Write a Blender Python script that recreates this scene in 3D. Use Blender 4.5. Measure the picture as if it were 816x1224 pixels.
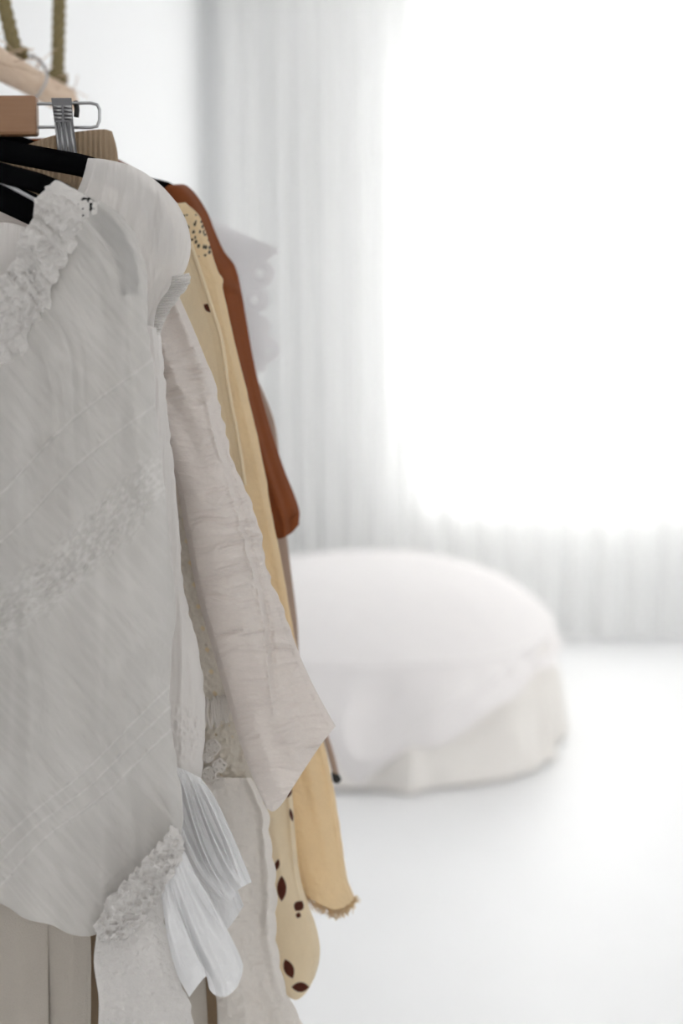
import bpy, math
import numpy as np
from mathutils import Vector
PI = math.pi
scene = bpy.context.scene
for o in list(bpy.data.objects): bpy.data.objects.remove(o)
COL = scene.collection

# ------------------------------------------------------------------ camera
F, CX, CY, HOR, CH = 1700.0, 408.0, 612.0, 420.0, 1.30
PITCH = math.atan((CY - HOR) / F)
cd = bpy.data.cameras.new('camera'); cam = bpy.data.objects.new('camera', cd); COL.objects.link(cam)
cam.location = (0, 0, CH); cam.rotation_euler = (PI/2 - PITCH, 0, 0)
cd.sensor_fit = 'VERTICAL'; cd.sensor_height = 36.0; cd.lens = F * 36.0 / 1224.0
cd.dof.use_dof = True; cd.dof.focus_distance = 1.09; cd.dof.aperture_fstop = 3.7
cd.clip_start = 0.05
scene.camera = cam

# ------------------------------------------------------------------ world, daylight, exposure
w = bpy.data.worlds.new('world'); scene.world = w; w.use_nodes = True
w.node_tree.nodes['Background'].inputs[0].default_value = (1.0, 0.985, 0.975, 1)
w.node_tree.nodes['Background'].inputs[1].default_value = 2.2
def area(name, loc, rot, sx, sy, power, col):
    l = bpy.data.lights.new(name, 'AREA'); l.shape = 'RECTANGLE'; l.size = sx; l.size_y = sy
    l.energy = power; l.color = col
    o = bpy.data.objects.new(name, l); o.location = loc; o.rotation_euler = rot; COL.objects.link(o)
    return o
# daylight falling through the far window, the two side windows and the window behind the camera
area('daylight_far_window', (1.10, 7.20, 1.75), (-PI/2, 0, 0), 1.6, 2.6, 160, (1.0, 0.985, 0.975))
area('daylight_side_window', (2.70, 3.6, 1.5), (0, PI/2, 0), 2.0, 2.2, 6, (0.99, 0.985, 1.0))
area('daylight_rear_window', (0.5, -2.4, 1.6), (PI/2, 0, 0), 2.4, 1.9, 14.5, (1.0, 0.97, 0.945))
scene.view_settings.view_transform = 'Standard'; scene.view_settings.look = 'None'
scene.view_settings.gamma = 1.0; scene.view_settings.use_curve_mapping = False
scene.view_settings.exposure = 0.23
scene.cycles.max_bounces = 12; scene.cycles.diffuse_bounces = 7; scene.cycles.transparent_max_bounces = 16
scene.cycles.transmission_bounces = 8

# ------------------------------------------------------------------ helpers
def P(px, py, Y):
    """world point at distance Y down the room seen towards (px, py) of the photograph"""
    px = np.asarray(px, float); py = np.asarray(py, float); Y = np.asarray(Y, float)
    a = (px - CX) / F; b = (CY - py) / F
    c, s = math.cos(PITCH), math.sin(PITCH)
    dy = c + b * s; dz = -s + b * c
    t = Y / dy
    return np.stack(np.broadcast_arrays(a * t, Y, CH + dz * t), -1)

rng = np.random.RandomState(7); TAB = rng.rand(512, 512)
def noise(x, y, seed=0):
    x = np.asarray(x, float) + seed * 37.13; y = np.asarray(y, float) + seed * 91.7
    xi = np.floor(x).astype(int); yi = np.floor(y).astype(int)
    fx = x - xi; fy = y - yi
    fx = fx*fx*(3-2*fx); fy = fy*fy*(3-2*fy)
    g = lambda i, j: TAB[i % 512, j % 512]
    return (g(xi, yi)*(1-fx) + g(xi+1, yi)*fx)*(1-fy) + (g(xi, yi+1)*(1-fx) + g(xi+1, yi+1)*fx)*fy
def fbm(x, y, seed=0, o=3):
    r = 0; a = 1; t = 0
    for k in range(o):
        r = r + a*noise(x*2**k, y*2**k, seed+k); t += a; a *= .5
    return r / t
def ridge(x, y, seed=0):
    return 1 - np.abs(2*noise(x, y, seed) - 1)
def soft(x, y, seed=0):
    return .5 - .5*np.cos(2*PI*noise(x, y, seed)*1.15)
def sst(a, b, x):
    t = np.clip((x-a)/(b-a), 0, 1); return t*t*(3-2*t)
def curve(pts):
    """smooth chord-length curve through the points, t in 0..1"""
    p = np.array(pts, float)
    d = np.r_[0, np.cumsum(np.hypot(*(p[1:]-p[:-1]).T))]; d /= d[-1]
    m = np.zeros_like(p)
    if len(p) > 2:
        m[1:-1] = (p[2:]-p[:-2])/(d[2:]-d[:-2])[:, None]
    m[0] = (p[1]-p[0])/(d[1]-d[0]); m[-1] = (p[-1]-p[-2])/(d[-1]-d[-2])
    def f(t):
        t = np.asarray(t, float); i = np.clip(np.searchsorted(d, t, 'right')-1, 0, len(p)-2)
        h = d[i+1]-d[i]; s = ((t-d[i])/h)[..., None]; h = h[..., None]
        return (2*s**3-3*s**2+1)*p[i] + (s**3-2*s**2+s)*h*m[i] + (-2*s**3+3*s**2)*p[i+1] + (s**3-s**2)*h*m[i+1]
    return f
def thing(name, label, cat, loc, group=None):
    o = bpy.data.objects.new(name, None); o.empty_display_size = .05; COL.objects.link(o); o.location = loc
    o['label'] = label; o['category'] = cat
    if group: o['group'] = group
    return o
def tag(o, label=None, cat=None, group=None, kind=None):
    for k, v in (('label', label), ('category', cat), ('group', group), ('kind', kind)):
        if v: o[k] = v
    return o
def wloc(o):
    v = Vector((0, 0, 0))
    while o: v += o.location; o = o.parent
    return v
def mesh(name, verts, faces, mat, parent=None, origin=None, smooth=True, color=None):
    v = np.asarray(verts, float)
    org = wloc(parent) if parent else Vector(origin if origin is not None else v.mean(0))
    v = v - np.array(org)
    me = bpy.data.meshes.new(name)
    if isinstance(faces, np.ndarray):
        n = len(faces)
        me.vertices.add(len(v)); me.vertices.foreach_set('co', v.ravel())
        me.loops.add(n*4); me.loops.foreach_set('vertex_index', faces.ravel().astype(np.int32))
        me.polygons.add(n); me.polygons.foreach_set('loop_start', np.arange(0, n*4, 4, dtype=np.int32))
        me.polygons.foreach_set('loop_total', np.full(n, 4, dtype=np.int32))
    else:
        me.from_pydata([tuple(q) for q in v], [], faces)
    me.update(calc_edges=True); me.validate()
    me.polygons.foreach_set('use_smooth', [smooth]*len(me.polygons))
    if color is not None:
        a = me.color_attributes.new('print', 'FLOAT_COLOR', 'POINT')
        a.data.foreach_set('color', np.c_[np.repeat(np.asarray(color)[:, None], 3, 1), np.ones(len(v))].ravel().astype(np.float32))
    me.materials.append(mat)
    o = bpy.data.objects.new(name, me); COL.objects.link(o)
    if parent: o.parent = parent
    else: o.location = org
    return o
def quads(nr, nc, wrap=False):
    i = np.arange(nr-1)[:, None]*nc; j = np.arange(nc if wrap else nc-1)[None, :]; j2 = (j+1) % nc
    return np.stack([i+j, i+j2, i+nc+j2, i+nc+j], -1).reshape(-1, 4)

def cloth(name, mat, parent, L, R, T=(), B=(), Y=1.0, thick=.01, n=(80, 160), disp=None, edge=None, hole=None, color=None, back=True, bdisp=.35):
    """double-walled cloth piece between four outline curves; Y and disp give its depth and relief in metres"""
    L = list(L); R = list(R)
    fL, fR = curve(L), curve(R); fT = curve([L[0]]+list(T)+[R[0]]); fB = curve([L[-1]]+list(B)+[R[-1]])
    nu, nv = n
    t = np.linspace(0, 1, nu); v = np.linspace(0, 1, nv)
    u = (1-np.cos(PI*t))/2*.6 + t*.4
    U, V = np.meshgrid(u, v)
    cL, cR = fL(v)[:, None, :], fR(v)[:, None, :]; cT, cB = fT(u)[None], fB(u)[None]
    U_, V_ = U[..., None], V[..., None]
    p00, p10, p01, p11 = map(lambda q: np.array(q, float), (L[0], R[0], L[-1], R[-1]))
    Q = (1-U_)*cL + U_*cR + (1-V_)*cT + V_*cB - ((1-U_)*(1-V_)*p00 + U_*(1-V_)*p10 + (1-U_)*V_*p01 + U_*V_*p11)
    X, Yp = Q[..., 0].copy(), Q[..., 1].copy()
    if edge: 
        ex, ey = edge(U, V, X, Yp); X += ex; Yp += ey
    prof = np.sin(PI*np.linspace(0, 1, nu))[None, :]**.7
    Y0 = Y(U, V, X, Yp) if callable(Y) else Y + 0*X
    D = disp(U, V, X, Yp) if disp else 0*X
    th = thick(V) if callable(thick) else thick
    fade = np.clip(np.minimum(U, 1-U)*14, 0.15, 1)
    front = P(X, Yp, Y0 - th*prof - D*fade)
    Dn = (noise(U*9, V*5, 3)-.5)*th*bdisp
    if back:
        bk = P(X, Yp, Y0 + th*prof + Dn*prof + .0006)
        vs = np.concatenate([front, bk[:, ::-1][:, 1:-1]], 1)
        nc = vs.shape[1]
        f = quads(nv, nc, True)
        XX = np.concatenate([X, X[:, ::-1][:, 1:-1]], 1); YY = np.concatenate([Yp, Yp[:, ::-1][:, 1:-1]], 1)
    else:
        vs = front; nc = nu; f = quads(nv, nu); XX, YY = X, Yp
    xf, yf = XX.ravel(), YY.ravel()
    if hole is not None:
        hm = hole(xf, yf)
        f = f[~(hm[f].sum(1) >= 2)]
    c = color(xf, yf) if color else None
    o = mesh(name, vs.reshape(-1, 3), f[:, ::-1].copy(), mat, parent, color=c)
    return o

def tube(path, rad, ns=12, flat=1.0, cap=True, up=(0, 0, 1)):
    """verts and faces of a swept tube; rad scalar or per-point; flat = depth/width ratio of section"""
    p = np.asarray(path, float); n = len(p)
    rad = np.full(n, rad) if np.isscalar(rad) else np.asarray(rad)
    tg = np.gradient(p, axis=0); tg /= np.linalg.norm(tg, axis=1)[:, None]
    V = []; nrm = np.cross(tg[0], up)
    if np.linalg.norm(nrm) < 1e-3: nrm = np.cross(tg[0], (1, 0, 0))
    nrm /= np.linalg.norm(nrm)
    for i in range(n):
        nrm = nrm - tg[i]*np.dot(nrm, tg[i]); nrm /= np.linalg.norm(nrm)
        b = np.cross(tg[i], nrm)
        for k in range(ns):
            a = 2*PI*k/ns
            V.append(p[i] + rad[i]*(math.cos(a)*nrm*flat + math.sin(a)*b))
    Fc = [tuple(int(q) for q in r) for r in quads(n, ns, True)]
    if cap:
        Fc.append(tuple(range(ns))[::-1]); Fc.append(tuple((n-1)*ns+k for k in range(ns)))
    return V, Fc
class MB:
    def __init__(s): s.v = []; s.f = []
    def add(s, V, Fc):
        b = len(s.v); s.v += [tuple(q) for q in V]; s.f += [tuple(i+b for i in r) for r in Fc]; return s
    def tube(s, *a, **k): return s.add(*tube(*a, **k))
    def box(s, c, d, rot=None):
        c = np.array(c); h = np.array(d)/2
        V = [np.array((x, y, z))*h for x in (-1, 1) for y in (-1, 1) for z in (-1, 1)]
        if rot is not None: V = [np.array(rot) @ q for q in V]
        return s.add([q+c for q in V], [(0,1,3,2),(4,6,7,5),(0,4,5,1),(2,3,7,6),(0,2,6,4),(1,5,7,3)])
    def make(s, name, mat, parent=None, smooth=False, bevel=0, origin=None):
        o = mesh(name, s.v, s.f, mat, parent, smooth=smooth, origin=origin)
        if bevel:
            m = o.modifiers.new('bevel', 'BEVEL'); m.width = bevel; m.segments = 2
            m.limit_method = 'ANGLE'
        return o
def spl(pts, n):
    p = np.array(pts, float); d = np.r_[0, np.cumsum(np.linalg.norm(p[1:]-p[:-1], axis=1))]; d /= d[-1]
    m = np.zeros_like(p); m[1:-1] = (p[2:]-p[:-2])/(d[2:]-d[:-2])[:, None]
    m[0] = (p[1]-p[0])/(d[1]-d[0]); m[-1] = (p[-1]-p[-2])/(d[-1]-d[-2])
    t = np.linspace(0, 1, n); i = np.clip(np.searchsorted(d, t, 'right')-1, 0, len(p)-2)
    h = (d[i+1]-d[i])[:, None]; s = (t[:, None]-d[i][:, None])/h
    return (2*s**3-3*s**2+1)*p[i] + (s**3-2*s**2+s)*h*m[i] + (-2*s**3+3*s**2)*p[i+1] + (s**3-s**2)*h*m[i+1]

# ------------------------------------------------------------------ materials
def srgb(r, g, b):
    f = lambda c: (c/255/12.92) if c/255 < .04045 else ((c/255+.055)/1.055)**2.4
    return (f(r), f(g), f(b), 1)
def newmat(name):
    m = bpy.data.materials.new(name); m.use_nodes = True; nt = m.node_tree; nt.nodes.clear()
    return m, nt, nt.nodes.new, nt.links.new
def fabric(name, col, col2=None, scale=900, bump=.25, transl=.25, transp=0.0, stretch=(1, 1, 1), rough=.9, print_col=None, mottle=.06, sheen=.15, wave=None, rib=None):
    m, nt, N, K = newmat(name)
    out = N('ShaderNodeOutputMaterial'); pb = N('ShaderNodeBsdfPrincipled'); tr = N('ShaderNodeBsdfTranslucent')
    tc = N('ShaderNodeTexCoord'); mp = N('ShaderNodeMapping'); mp.inputs['Scale'].default_value = stretch
    K(tc.outputs['Object'], mp.inputs[0])
    n1 = N('ShaderNodeTexNoise'); n1.inputs['Scale'].default_value = scale; n1.inputs['Detail'].default_value = 3
    K(mp.outputs[0], n1.inputs[0])
    if rib:
        m9 = N('ShaderNodeMapping'); m9.vector_type = 'TEXTURE'; m9.inputs['Rotation'].default_value = (0, math.radians(rib[0]), 0)
        m9.inputs['Scale'].default_value = (1, 1, rib[2]); K(tc.outputs['Object'], m9.inputs[0])
        n9 = N('ShaderNodeTexNoise'); n9.inputs['Scale'].default_value = rib[1]; n9.inputs['Detail'].default_value = 2; K(m9.outputs[0], n9.inputs[0])
    n2 = N('ShaderNodeTexNoise'); n2.inputs['Scale'].default_value = 30; n2.inputs['Detail'].default_value = 4
    K(tc.outputs['Object'], n2.inputs[0])
    mx = N('ShaderNodeMix'); mx.data_type = 'RGBA'
    c2 = col2 or tuple(c*(1-mottle*2) for c in col[:3])+(1,)
    mx.inputs[6].default_value = col; mx.inputs[7].default_value = c2
    add = N('ShaderNodeMath'); add.operation = 'MULTIPLY'; K(n1.outputs[0], add.inputs[0]); K(n2.outputs[0], add.inputs[1])
    r = N('ShaderNodeMapRange'); r.inputs[1].default_value = .12; r.inputs[2].default_value = .42; K(add.outputs[0], r.inputs[0]); K(r.outputs[0], mx.inputs[0])
    csock = mx.outputs[2]
    if wave:
        wv = N('ShaderNodeTexWave'); wv.inputs['Scale'].default_value = wave[0]; wv.inputs['Distortion'].default_value = wave[1]
        wv.inputs['Detail'].default_value = 2; K(tc.outputs['Object'], wv.inputs[0])
        m3 = N('ShaderNodeMix'); m3.data_type = 'RGBA'; K(csock, m3.inputs[6]); m3.inputs[7].default_value = wave[2]; K(wv.outputs[0], m3.inputs[0]); csock = m3.outputs[2]
    if print_col:
        at = N('ShaderNodeVertexColor'); at.layer_name = 'print'
        m2 = N('ShaderNodeMix'); m2.data_type = 'RGBA'; K(at.outputs[0], m2.inputs[0]); K(csock, m2.inputs[6]); m2.inputs[7].default_value = print_col
        csock = m2.outputs[2]
    K(csock, pb.inputs['Base Color']); K(csock, tr.inputs['Color'])
    pb.inputs['Roughness'].default_value = rough; pb.inputs['Specular IOR Level'].default_value = .15
    pb.inputs['Sheen Weight'].default_value = sheen
    bp = N('ShaderNodeBump'); bp.inputs['Strength'].default_value = bump; bp.inputs['Distance'].default_value = .0015
    K(n1.outputs[0], bp.inputs['Height'])
    if rib:
        b9 = N('ShaderNodeBump'); b9.inputs['Strength'].default_value = rib[3]; b9.inputs['Distance'].default_value = .0015
        K(n9.outputs[0], b9.inputs['Height']); K(bp.outputs[0], b9.inputs['Normal']); K(b9.outputs[0], pb.inputs['Normal'])
    else: K(bp.outputs[0], pb.inputs['Normal'])
    ms = N('ShaderNodeMixShader'); ms.inputs[0].default_value = transl; K(pb.outputs[0], ms.inputs[1]); K(tr.outputs[0], ms.inputs[2])
    last = ms.outputs[0]
    if transp > 0:
        tp = N('ShaderNodeBsdfTransparent'); m2 = N('ShaderNodeMixShader'); m2.inputs[0].default_value = transp
        K(last, m2.inputs[1]); K(tp.outputs[0], m2.inputs[2]); last = m2.outputs[0]
    K(last, out.inputs[0]); return m
def plain(name, col, rough=.5, metal=0, scale=60, var=.06, bump=.0, stretch=(1, 1, 1), spec=.5, col2=None):
    m, nt, N, K = newmat(name)
    out = N('ShaderNodeOutputMaterial'); pb = N('ShaderNodeBsdfPrincipled'); tc = N('ShaderNodeTexCoord'); mp = N('ShaderNodeMapping')
    mp.inputs['Scale'].default_value = stretch; n1 = N('ShaderNodeTexNoise'); n1.inputs['Scale'].default_value = scale; n1.inputs['Detail'].default_value = 5
    K(tc.outputs['Object'], mp.inputs[0]); K(mp.outputs[0], n1.inputs[0])
    mx = N('ShaderNodeMix'); mx.data_type = 'RGBA'; mx.inputs[6].default_value = col
    mx.inputs[7].default_value = col2 or tuple(c*(1-var*2) for c in col[:3])+(1,)
    K(n1.outputs[0], mx.inputs[0]); K(mx.outputs[2], pb.inputs['Base Color'])
    pb.inputs['Roughness'].default_value = rough; pb.inputs['Metallic'].default_value = metal; pb.inputs['Specular IOR Level'].default_value = spec
    if bump:
        b = N('ShaderNodeBump'); b.inputs['Strength'].default_value = bump; b.inputs['Distance'].default_value = .003; K(n1.outputs[0], b.inputs['Height']); K(b.outputs[0], pb.inputs['Normal'])
    K(pb.outputs[0], out.inputs[0]); return m

WALL = plain('wall_paint', (.83, .835, .84, 1), .75, scale=8, var=.012, bump=.02)
CEIL = plain('ceiling_paint', (.90, .90, .90, 1), .8, scale=8, var=.01)
FLOOR = plain('white_floor_paint', (.87, .87, .875, 1), .45, scale=5, var=.015, bump=.02, spec=.4)
TRIM = plain('trim_paint', (.84, .84, .83, 1), .5, scale=20, var=.01)
SHEER = fabric('sheer_curtain_voile', (.955, .955, .95, 1), scale=1500, bump=.05, transl=.30, transp=.10, mottle=.01, sheen=0)
BEDTOP = fabric('white_coverlet_cotton', (.90, .87, .865, 1), scale=300, bump=.15, transl=.1, mottle=.015)
BEDSKIRT = fabric('cream_bed_linen', (.95, .915, .875, 1), scale=300, bump=.15, transl=.2, mottle=.02)
MATT = fabric('mattress_ticking', (.8, .78, .74, 1), scale=300, transl=0)
GAUZE = fabric('white_gauze', (.65, .63, .602, 1), scale=1500, bump=.3, transl=.20, transp=.34, rib=(-28, 330, 14, 1.0), print_col=(.90, .885, .86, 1), mottle=.02)
GAUZE2 = fabric('soft_white_gauze', (.84, .81, .785, 1), rib=(4, 300, 14, .8), scale=1500, bump=.3, transl=.24, transp=.20, mottle=.02)
LACE = fabric('white_smocked_lace', (.80, .775, .75, 1), scale=900, bump=1.0, transl=.22, mottle=.05)
RUFFLE = fabric('white_ruffle_gauze', (.88, .88, .885, 1), rib=(28, 300, 14, .6), scale=1200, bump=.4, transl=.30, transp=.08, mottle=.02)
CRINKLE = fabric('off_white_crinkle_cotton', (.81, .755, .715, 1), scale=700, bump=.5, transl=.32, mottle=.03, stretch=(.5, .5, 1.6))
CREAML = fabric('cream_lace_cotton', (.80, .755, .68, 1), scale=700, bump=.5, transl=.28, mottle=.05)
SKIRT = fabric('ivory_crinkle_cotton', (.80, .76, .715, 1), scale=700, bump=.5, transl=.28, mottle=.03)
LEAF = fabric('cream_leaf_print_cotton', (.86, .75, .56, 1), scale=900, bump=.3, transl=.38, mottle=.04, print_col=srgb(84, 44, 34))
YELLOW = fabric('butter_yellow_gauze', (.90, .735, .485, 1), scale=900, bump=.35, transl=.42, mottle=.05, print_col=(.03, .035, .04, 1))
RUST = fabric('rust_jersey', (.21, .062, .020, 1), scale=1200, bump=.12, transl=.12, mottle=.04, sheen=.06)
TAUPE = fabric('taupe_viscose', (.47, .36, .29, 1), scale=900, bump=.15, transl=.2, mottle=.04)
EYELET = fabric('white_eyelet_cotton', (.84, .835, .845, 1), scale=900, bump=.2, transl=.42, mottle=.02)
LINEN = fabric('cream_linen', (.52, .475, .42, 1), scale=700, bump=.5, transl=.22, mottle=.025)
RIB = fabric('tan_ribbed_knit', (.37, .275, .185, 1), scale=900, bump=.3, transl=.08, mottle=.06)
VELVET = plain('black_velvet', (.004, .004, .0045, 1), .95, scale=400, spec=.0)
CHROME = plain('chrome_wire', (.42, .42, .43, 1), .28, 1.0)
STEEL = plain('brushed_steel', (.13, .13, .135, 1), .35, .9, scale=300)
BLACKR = plain('black_rubber', (.012, .012, .012, 1), .6)
BEECH = plain('beech_wood', srgb(158, 120, 90), .5, scale=25, stretch=(1, 6, 9), var=.08, col2=srgb(142, 104, 74))
BRANCH = plain('bleached_branch', srgb(224, 205, 184), .8, scale=18, stretch=(7, 1, 7), bump=.6, col2=srgb(186, 156, 128))
ROPE = plain('hemp_rope', srgb(150, 138, 100), .9, scale=150, bump=.6, col2=srgb(112, 98, 66))
ROD = plain('white_metal_rod', (.62, .62, .60, 1), .4)
def glass():
    m, nt, N, K = newmat('window_glass')
    out = N('ShaderNodeOutputMaterial'); g = N('ShaderNodeBsdfGlossy'); t = N('ShaderNodeBsdfTransparent'); s = N('ShaderNodeMixShader')
    g.inputs['Roughness'].default_value = .02; s.inputs[0].default_value = .07; t.inputs[0].default_value = (.97, .98, .98, 1)
    K(t.outputs[0], s.inputs[1]); K(g.outputs[0], s.inputs[2]); K(s.outputs[0], out.inputs[0]); return m
GLASS = glass()

# ------------------------------------------------------------------ room
XL, XR, YB, YF, ZC = -0.62, 2.85, -2.6, 6.50, 2.95
def st(o): o['kind'] = 'structure'; return o
st(MB().box(((XL+XR)/2, (YB+YF)/2, -.05), (XR-XL+.6, YF-YB+.6, .1)).make('floor', FLOOR))
st(MB().box(((XL+XR)/2, (YB+YF)/2, ZC+.05), (XR-XL+.6, YF-YB+.6, .1)).make('ceiling', CEIL))
st(MB().box((XL-.1, (YB+YF)/2, ZC/2), (.2, YF-YB+.4, ZC)).make('wall_left', WALL))
def wall_open(name, axis, pos, a0, a1, holes, t=.2):
    m = MB(); cuts = sorted(holes)
    def bx(u0, u1, z0, z1):
        if u1-u0 < 1e-4 or z1-z0 < 1e-4: return
        c = ((u0+u1)/2, pos, (z0+z1)/2); d = (u1-u0, t, z1-z0)
        if axis == 'y': c = (c[1], c[0], c[2]); d = (d[1], d[0], d[2])
        m.box(c, d)
    u = a0
    for (h0, h1, z0, z1) in cuts:
        bx(u, h0, 0, ZC); bx(h0, h1, 0, z0); bx(h0, h1, z1, ZC); u = h1
    bx(u, a1, 0, ZC)
    return st(m.make(name, WALL))
def window(name, axis, pos, h0, h1, z0, z1, nm=2, t=.07):
    fr = MB()
    def bx(m, u0, u1, a, b, tt=t):
        c = ((u0+u1)/2, pos, (a+b)/2); d = (u1-u0, tt, b-a)
        if axis == 'y': c = (c[1], c[0], c[2]); d = (d[1], d[0], d[2])
        m.box(c, d)
    q = .055
    bx(fr, h0, h0+q, z0, z1); bx(fr, h1-q, h1, z0, z1); bx(fr, h0+q, h1-q, z0, z0+q); bx(fr, h0+q, h1-q, z1-q, z1)
    f = st(fr.make(name, TRIM, bevel=.004))
    for k in range(1, nm):
        u = h0+(h1-h0)*k/nm; m = MB(); bx(m, u-.025, u+.025, z0+q, z1-q, t*.9); m.make('mullion', TRIM, f)
    for k in range(nm):
        a = h0+(h1-h0)*k/nm+(.025 if k else q); b = h0+(h1-h0)*(k+1)/nm-(.025 if k < nm-1 else q)
        m = MB(); bx(m, a, b, z0+q, z1-q, .006); m.make('pane', GLASS, f)
    return f
WX0, WX1, WZ0, WZ1 = .46, 1.60, .64, 2.73
wall_open('wall_far', 'x', YF+.1, XL-.2, XR+.2, [(WX0, WX1, WZ0, WZ1)])
wall_open('wall_right', 'y', XR+.1, YB, YF, [(2.6, 4.6, .4, 2.6)])
wall_open('wall_back', 'x', YB-.1, XL-.2, XR+.2, [(-.3, 1.7, .7, 2.5)])
window('window_1', 'x', YF+.12, WX0, WX1, WZ0, WZ1)
window('window_2', 'y', XR+.12, 2.6, 4.6, .4, 2.6, 3)
window('window_3', 'x', YB-.12, -.3, 1.7, .7, 2.5, 3)
st(MB().box(((WX0+WX1)/2, YF-.02, WZ0-.02), (WX1-WX0+.1, .12, .035)).make('trim_1', TRIM, bevel=.005))
st(MB().box((XL+.008, (YB+YF)/2, .05), (.016, YF-YB, .1)).make('baseboard_left', TRIM, bevel=.003))

# curtain rod and sheer curtains along the far wall
RODY, RODZ = 6.33, 2.855
rod = thing('curtain_rod', 'thin pale rod along the top of the far wall carrying the sheer curtains', 'curtain rod', (.8, RODY, RODZ))
MB().tube([(-.50, RODY, RODZ), (.8, RODY, RODZ), (2.6, RODY, RODZ)], .012, 12).make('rod', ROD, rod, True)
for x in (-.50, 2.62): MB().tube([(x-.02, RODY, RODZ), (x, RODY, RODZ), (x+.02, RODY, RODZ)], [.014, .024, .014], 12).make('finial', ROD, rod, True)
for x in (-.40, .98, 2.4):
    MB().box((x, (RODY+YF)/2+.02, RODZ), (.022, YF-RODY-.02, .03)).make('bracket', STEEL if x < 0 else ROD, rod, bevel=.003)
def curtain(x0, x1, nf, amp, seed, label, y=RODY, lean=0):
    nu, nv = int(nf*16), 60
    u = np.linspace(0, 1, nu); v = np.linspace(0, 1, nv); U, V = np.meshgrid(u, v)
    ph = U*nf*2*PI + 2.2*noise(U*nf*.4, V*1.2, seed) + 1.5*noise(U*nf*.15, 0*V, seed+3)
    a = amp*(.35+.65*sst(0, .25, V))*(.55+.9*noise(U*nf*.6, V*.8, seed+5))
    Y = y + a*np.sin(ph) + .006*(noise(U*nf*2, V*3, seed+8)-.5)
    X = x0+(x1-x0)*U + .35*a*np.cos(ph*1.0) + lean*V
    Z = RODZ+.03 - V*(RODZ+.03-.012) + .006*np.sin(ph*.5)*V
    o = mesh('sheer_curtain', np.stack([X, Y, Z], -1).reshape(-1, 3), quads(nv, nu), SHEER, origin=((x0+x1)/2, y, 0))
    return tag(o, label, 'curtain')
curtain(-.53, -.325, 2.6, .013, 1, 'narrow pale sheer curtain panel squeezed into the far left corner', lean=.01)
curtain(-.315, .33, 6.5, .026, 2, 'gathered white sheer curtain hanging between corner panel and bright window', lean=.03)
curtain(.34, 1.00, 5, .018, 3, 'sheer white curtain over the left half of the glowing window', y=RODY+.01)
curtain(1.01, 1.86, 6, .020, 4, 'sheer white curtain at right edge of photo over the glowing window', y=RODY)

# ------------------------------------------------------------------ bed
BX, BY, BA, BB, BH = .105, 5.06, .65, .93, .525
def supr(th, a, b, e):
    c, s = np.cos(th), np.sin(th)
    r = (np.abs(c/a)**e + np.abs(s/b)**e)**(-1/e)
    return r*c, r*s
def bed_shell(rows, nth=360, e=2.5, fold=None, hem=None, seed=0, th=None):
    th = np.linspace(0, 2*PI, nth, endpoint=False) if th is None else th
    x1, y1 = supr(th, 1*BA, 1*BB, e)
    return th, x1, y1
bed = thing('bed', 'round ended low bed under a white coverlet on the white floor', 'bed', (BX, BY, 0))
th = np.linspace(0, 2*PI, 200, endpoint=False); sx, sy = supr(th, BA, BB, 2.25)
V = []; prof = [(.0, BH-.06), (.5, BH-.055), (.78, BH-.075), (.90, BH-.12), (.945, BH-.19), (.945, .17)]
for r, z in prof:
    V.append(np.stack([BX+sx*max(r, .001), BY+sy*max(r, .001), 0*sx+z], -1))
mesh('mattress', np.concatenate(V), quads(len(prof), 200, True), MATT, bed)
V = []
for r, z in [(.001, .16), (.88, .16), (.88, .0)]:
    V.append(np.stack([BX+sx*r, BY+sy*r, 0*sx+z], -1))
mesh('bed_base', np.concatenate(V), quads(3, 200, True), MATT, bed)
# gathered skirt
nth, nv = 900, 50
th = np.linspace(0, 2*PI, nth, endpoint=False); v = np.linspace(0, 1, nv); TH, VV = np.meshgrid(th, v)
sx, sy = supr(TH, BA, BB, 2.25)
thp = TH/(2*PI)*38
g = (ridge(thp, VV*.8, 11)-.5)*.09*sst(0, .8, VV) + (noise(thp*2.2, VV*2, 12)-.5)*.02*VV
R_ = .965 + .075*VV**1.3 + g
Z = .36*(1-VV)+.006 + .012*noise(thp*.7, 0*VV, 13)*(VV > .98)
mesh('bed_skirt', np.stack([BX+sx*R_, BY+sy*R_, Z], -1).reshape(-1, 3), quads(nv, nth, True), BEDSKIRT, bed)
# coverlet lying on the bed
nv = 130; v = np.linspace(0, 1, nv); TH, VV = np.meshgrid(th, v)
sx, sy = supr(TH, BA, BB, 2.25)
deg = np.degrees((TH+PI) % (2*PI)-PI)
hem = np.interp(deg, [-180, -150, -110, -100, -93, -86, -72, -56, -35, 0, 30, 90, 150, 180], [.1, .06, .04, .03, .03, .10, .18, .27, .29, .32, .32, .28, .2, .1])
hem = hem + .012*np.sin(deg*.35)
s = VV
top = np.clip(s/.55, 0, 1); side = np.clip((s-.55)/.45, 0, 1)
rr = np.sin(top*PI/2)**1.0
dome = BH*(1 - .30*np.clip(rr, 0, 1)**3.6) + .015*(1-rr**2)
zside = dome*(1-side) + hem*side
R_ = np.where(s < .55, rr*.985, .985+.02*side**.8)
fold = (ridge(TH/(2*PI)*22+.9*noise(TH*3, s*3, 5), side*.9, 21)-.5)*.15*sst(0, .5, side)*(.45+.55*sst(20, 70, np.abs(deg))) + (noise(TH/(2*PI)*90, side*2, 22)-.5)*.018*sst(0, .3, side)
wr = .012*(fbm(sx*rr*5+2, sy*rr*5, 31)-.5)*(1-side)
R_ = R_ + fold
Z = zside + wr + .004
cov = mesh('coverlet', np.stack([BX+sx*R_, BY+sy*R_, Z], -1).reshape(-1, 3), quads(nv, nth, True), BEDTOP, origin=(BX, BY, BH))
tag(cov, 'white coverlet draped over the bed, one corner trailing to the floor', 'bedspread')

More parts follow.
